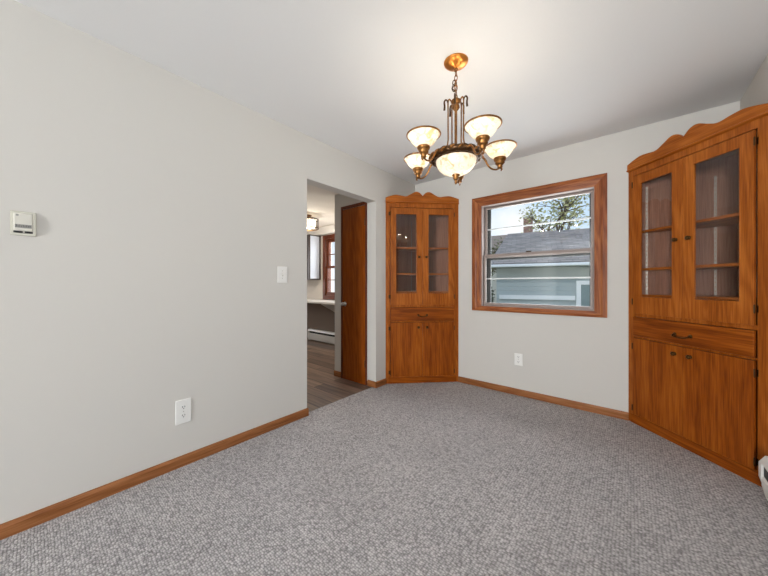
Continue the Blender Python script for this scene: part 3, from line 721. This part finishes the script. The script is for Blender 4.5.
# kitchen heater
struct(obj('trim_counter_shade', Box(-4.2, -.72, KY1-.0025, KY1-.0002, .0, .80), mat('taupe_counter_shade', srgb(138, 122, 110), .7)), 'taupe sheet coloured for the shade under the kitchen counter', 'shading')  # thin sheet, shade below the counter put into its colour
h = tag(empty('baseboard_heater', (-2.4, KY1, 0)), 'cream baseboard heater under the kitchen counter', 'heater')
bm = BM(); prism(bm, [(-.003, .02), (-.06, .02), (-.07, .06), (-.07, .15), (-.06, .155), (-.06, .15), (-.02, .15), (-.02, .2), (-.058, .2), (-.066, .19), (-.07, .195), (-.055, .225), (-.003, .23)], -.50, 1.2, lambda a, b, t: (t, a, b)); obj('heater_cover', bm, 'heater', h)
bm = BM(); box(bm, -.49, 1.19, -.058, -.022, .152, .199); obj('heating_fins', bm, 'slot', h)
bm = BM(); prism(bm, [(-.003, .01), (-.06, .01), (-.074, .06), (-.074, .195), (-.056, .232), (-.003, .236)], -.54, -.5005, lambda a, b, t: (t, a, b)); obj('end_cap', bm, 'heater', h)
# kitchen ceiling light: caged drum
kl = Vector((-1.845, -.355, KH))
c = tag(empty('ceiling_light', kl), 'caged drum ceiling light glowing in the kitchen', 'ceiling light')
bm = lathe(BM(), [(0, -.03), (.05, -.028), (.065, -.012), (.065, -.001), (0, -.001)], n=24); obj('canopy', bm, 'bronze', c, True)
bm = tube(BM(), [(0, 0, -.03), (0, 0, -.07)], .008, 8); obj('stem', bm, 'bronze', c)
for z in (-.07, -.215):
    obj('cage_ring', tube(BM(), [(.17*cos(2*pi*j/40), .17*sin(2*pi*j/40), z) for j in range(40)], .008, 8, True), 'bronze', c, True)
for j in range(12):
    a = 2*pi*j/12; obj('cage_bar', tube(BM(), [(.17*cos(a), .17*sin(a), -.07), (.17*cos(a), .17*sin(a), -.215)], .004, 6), 'bronze', c)
for j in range(3):
    a = 2*pi*j/3; obj('spoke', tube(BM(), [(0, 0, -.068), (.17*cos(a), .17*sin(a), -.07)], .005, 6), 'bronze', c)
bm = lathe(BM(), [(.0, -.076), (.12, -.08), (.125, -.09), (.125, -.19), (.115, -.2), (0, -.2)], n=32); obj('diffuser', bm, mat('warm_diffuser', (1, .9, .75), .4, emit=(1, .84, .6), es=1.6), c, True)
lamp(c, (0, 0, -.28), 24, .08)

# ------------------------------------------------------------------ outside
GZ = -.6
bm = Box(-30, 30, .9, 60, GZ-.2, GZ); struct(obj('ground', bm, 'grass'), 'lawn outside the window', 'ground')
PHI = radians(14)
e_ = Vector((cos(PHI), sin(PHI), 0)); n_v = Vector((-sin(PHI), cos(PHI), 0))
GC = Vector((-1.27, 5.945, 0))       # eave corner at left
ga = tag(empty('neighbor_garage', (GC.x, GC.y, GZ), PHI), 'teal sided garage with grey shingle roof outside the window', 'garage')
EZ = 1.79-GZ; OV = .30; LEN = 9.0; B2 = 2.6; RZ = 3.095-GZ
obj('garage_wall', Box(.22, LEN-.2, OV, 2*B2-OV, .01, EZ-.13), 'siding', ga)
# hip roof
def roof_mesh(z_off, m):
    bm = BM(); v = lambda x, y, z: bm.verts.new((x, y, z+z_off))
    a, b, c_, d = v(0, 0, EZ), v(LEN, 0, EZ), v(LEN, 2*B2, EZ), v(0, 2*B2, EZ)
    p, q = v(.42, B2, RZ), v(LEN-.42, B2, RZ)
    a2, b2, c2, d2 = v(0, 0, EZ-.03), v(LEN, 0, EZ-.03), v(LEN, 2*B2, EZ-.03), v(0, 2*B2, EZ-.03)
    bm.faces.new((a, b, q, p)); bm.faces.new((c_, d, p, q)); bm.faces.new((d, a, p)); bm.faces.new((b, c_, q))
    for x, y, X, Y in ((a, b, a2, b2), (b, c_, b2, c2), (c_, d, c2, d2), (d, a, d2, a2)): bm.faces.new((x, X, Y, y))
    bm.faces.new((a2, d2, c2, b2))
    return obj('roof', bm, m, ga)
roof_mesh(0, 'shingle')
obj('gutter', Box(-.02, LEN+.02, -.10, -.005, EZ-.12, EZ-.035), 'white_trim', ga, bevel=.02)
obj('soffit', Box(.02, LEN-.02, .005, OV-.005, EZ-.125, EZ-.10), 'soffit', ga)
obj('soffit_shade_band', Box(.22, LEN-.2, OV-.03, OV-.002, EZ-.48, EZ-.14), 'soffit', ga)  # band toned to stand for siding in the soffit's shade
obj('skirt_trim', Box(.30, 2.33, OV-.05, OV-.002, .69-GZ, .82-GZ), 'white_trim', ga)
d = obj('door_casing', gridsolid([2.36, 2.47, 3.35, 3.46], [.02, 1.14-GZ, 1.25-GZ], lambda u, z: 2.47 < u < 3.35 and z < 1.14-GZ, OV-.06, OV-.002, lambda u, z, t: (u, t, z)), 'white_trim', ga)
obj('door_panel', Box(2.48, 3.34, OV-.03, OV-.003, .03, 1.135-GZ), mat('grey_teal_door', srgb(112, 134, 136), .5), ga)
# house further back with chimney
hp = Vector((-8.0, 18.0, 0))
ho = tag(empty('neighbor_house', (hp.x, hp.y, GZ), radians(10)), 'distant house with brown roof and chimney behind the garage', 'house')
obj('house_wall', Box(-4, 5, .3, 6.7, .01, 4.2), 'house_wall', ho)
bm = BM(); prism(bm, [(0, 4.15), (3.5, 5.85), (7, 4.15), (7, 4.05), (0, 4.05)], -4.4, 5.4, lambda a, b, t: (t, a, b)); obj('house_roof', bm, 'brown_roof', ho)
cp = Vector((-5.15, 15.3, 0))
cx_ = obj('chimney', Box(4.4, 4.98, .7, 1.2, 4.55, 6.5), 'brick', ho)
obj('chimney_cap', Box(4.37, 5.01, .67, 1.23, 6.501, 6.6), 'house_wall', cx_)
def leaves(name, pts, size, m, parent, jit=.25):
    bm = BM()
    for p in pts:
        c = Vector(p)+Vector([random.gauss(0, jit) for _ in range(3)])
        s_ = size*random.uniform(.6, 1.4)
        R = Matrix.Rotation(random.uniform(0, 2*pi), 3, 'Z') @ Matrix.Rotation(random.uniform(-1.2, 1.2), 3, 'X') @ Matrix.Rotation(random.uniform(0, 6), 3, 'Z')
        q = [Vector((0, -1, 0)), Vector((.5, -.2, .12)), Vector((.45, .4, .1)), Vector((0, 1, 0)), Vector((-.45, .4, .1)), Vector((-.5, -.2, .12))]
        v = [bm.verts.new(c+(R @ x)*s_) for x in q]; bm.faces.new(v)
    me = bpy.data.meshes.new(name); bm.to_mesh(me); bm.free(); me.materials.append(M[m])
    o = bpy.data.objects.new(name, me); link(o, parent); return o
def tree(loc, h, label, leaf_n, leaf_s, m, seed, spread=1.0, r0=.22, lean=(0, 0), lv=5):
    random.seed(seed)
    t = tag(empty('tree', loc), label, 'tree', None)
    bm = BM(); tips = []
    def grow(p, d, L, r, lev):
        n = 5; pts = [p]; q = p
        for i in range(n):
            d = (d+Vector((random.gauss(0, .13), random.gauss(0, .13), random.gauss(.03, .07)))).normalized(); q = q+d*L/n; pts.append(q)
        tube(bm, pts, [r*(1-.45*i/n) for i in range(n+1)], 6)
        if lev <= 2: tips.extend(pts[2:])
        if lev == 0: return
        for k in range(random.choice((2, 3, 3))):
            ax = Vector((random.gauss(0, 1), random.gauss(0, 1), random.gauss(0, .5))).normalized()
            nd = (d+ax*random.uniform(.45, .85)*spread).normalized()
            st = pts[random.choice((3, 4, 5))] if k else pts[-1]
            grow(st, nd, L*random.uniform(.62, .82), r*.58, lev-1)
    grow(Vector((0, 0, -.05)), Vector((lean[0], lean[1], 1)).normalized(), h*.28, r0, lv)
    obj('trunk', bm, 'bark', t, True)
    P = [random.choice(tips) for _ in range(leaf_n)]
    leaves('foliage', P, leaf_s, m, t)
    return t
tree((.15, 13.4, GZ), 9.8, 'bare branched tree with sparse pale leaves behind the garage', 2600, .085, 'leaf_pale', 11, 1.15, .24, (-.3, 0))
tree((-3.55, 12.6, GZ), 6.6, 'leafy olive tree left of the garage roof', 2200, .09, 'leaf_olive', 5, .8, .10, (0, 0), 4)
def shrub(loc, h, r, label, n, size, m):
    random.seed(3)
    t = tag(empty('shrub', loc), label, 'shrub')
    pts = []
    for _ in range(n):
        a = random.uniform(0, 2*pi); z = random.uniform(.05, 1); q = r*sqrt(random.random())*(1-.5*z**3)
        pts.append((q*cos(a), q*sin(a), z*h))
    leaves('foliage', pts, size, m, t, .04)
    bm = BM()
    for k in range(6):
        a = k*1.05; tube(bm, [(0.03*cos(a), .03*sin(a), 0), (.3*r*cos(a), .3*r*sin(a), h*.5), (.5*r*cos(a), .5*r*sin(a), h*.9)], [.02, .012, .004], 6)
    obj('stems', bm, 'bark', t)
shrub((-1.06, 5.36, GZ), 1.66, .17, 'dark green shrub at the corner of the garage', 2400, .055, 'leaf_dark')
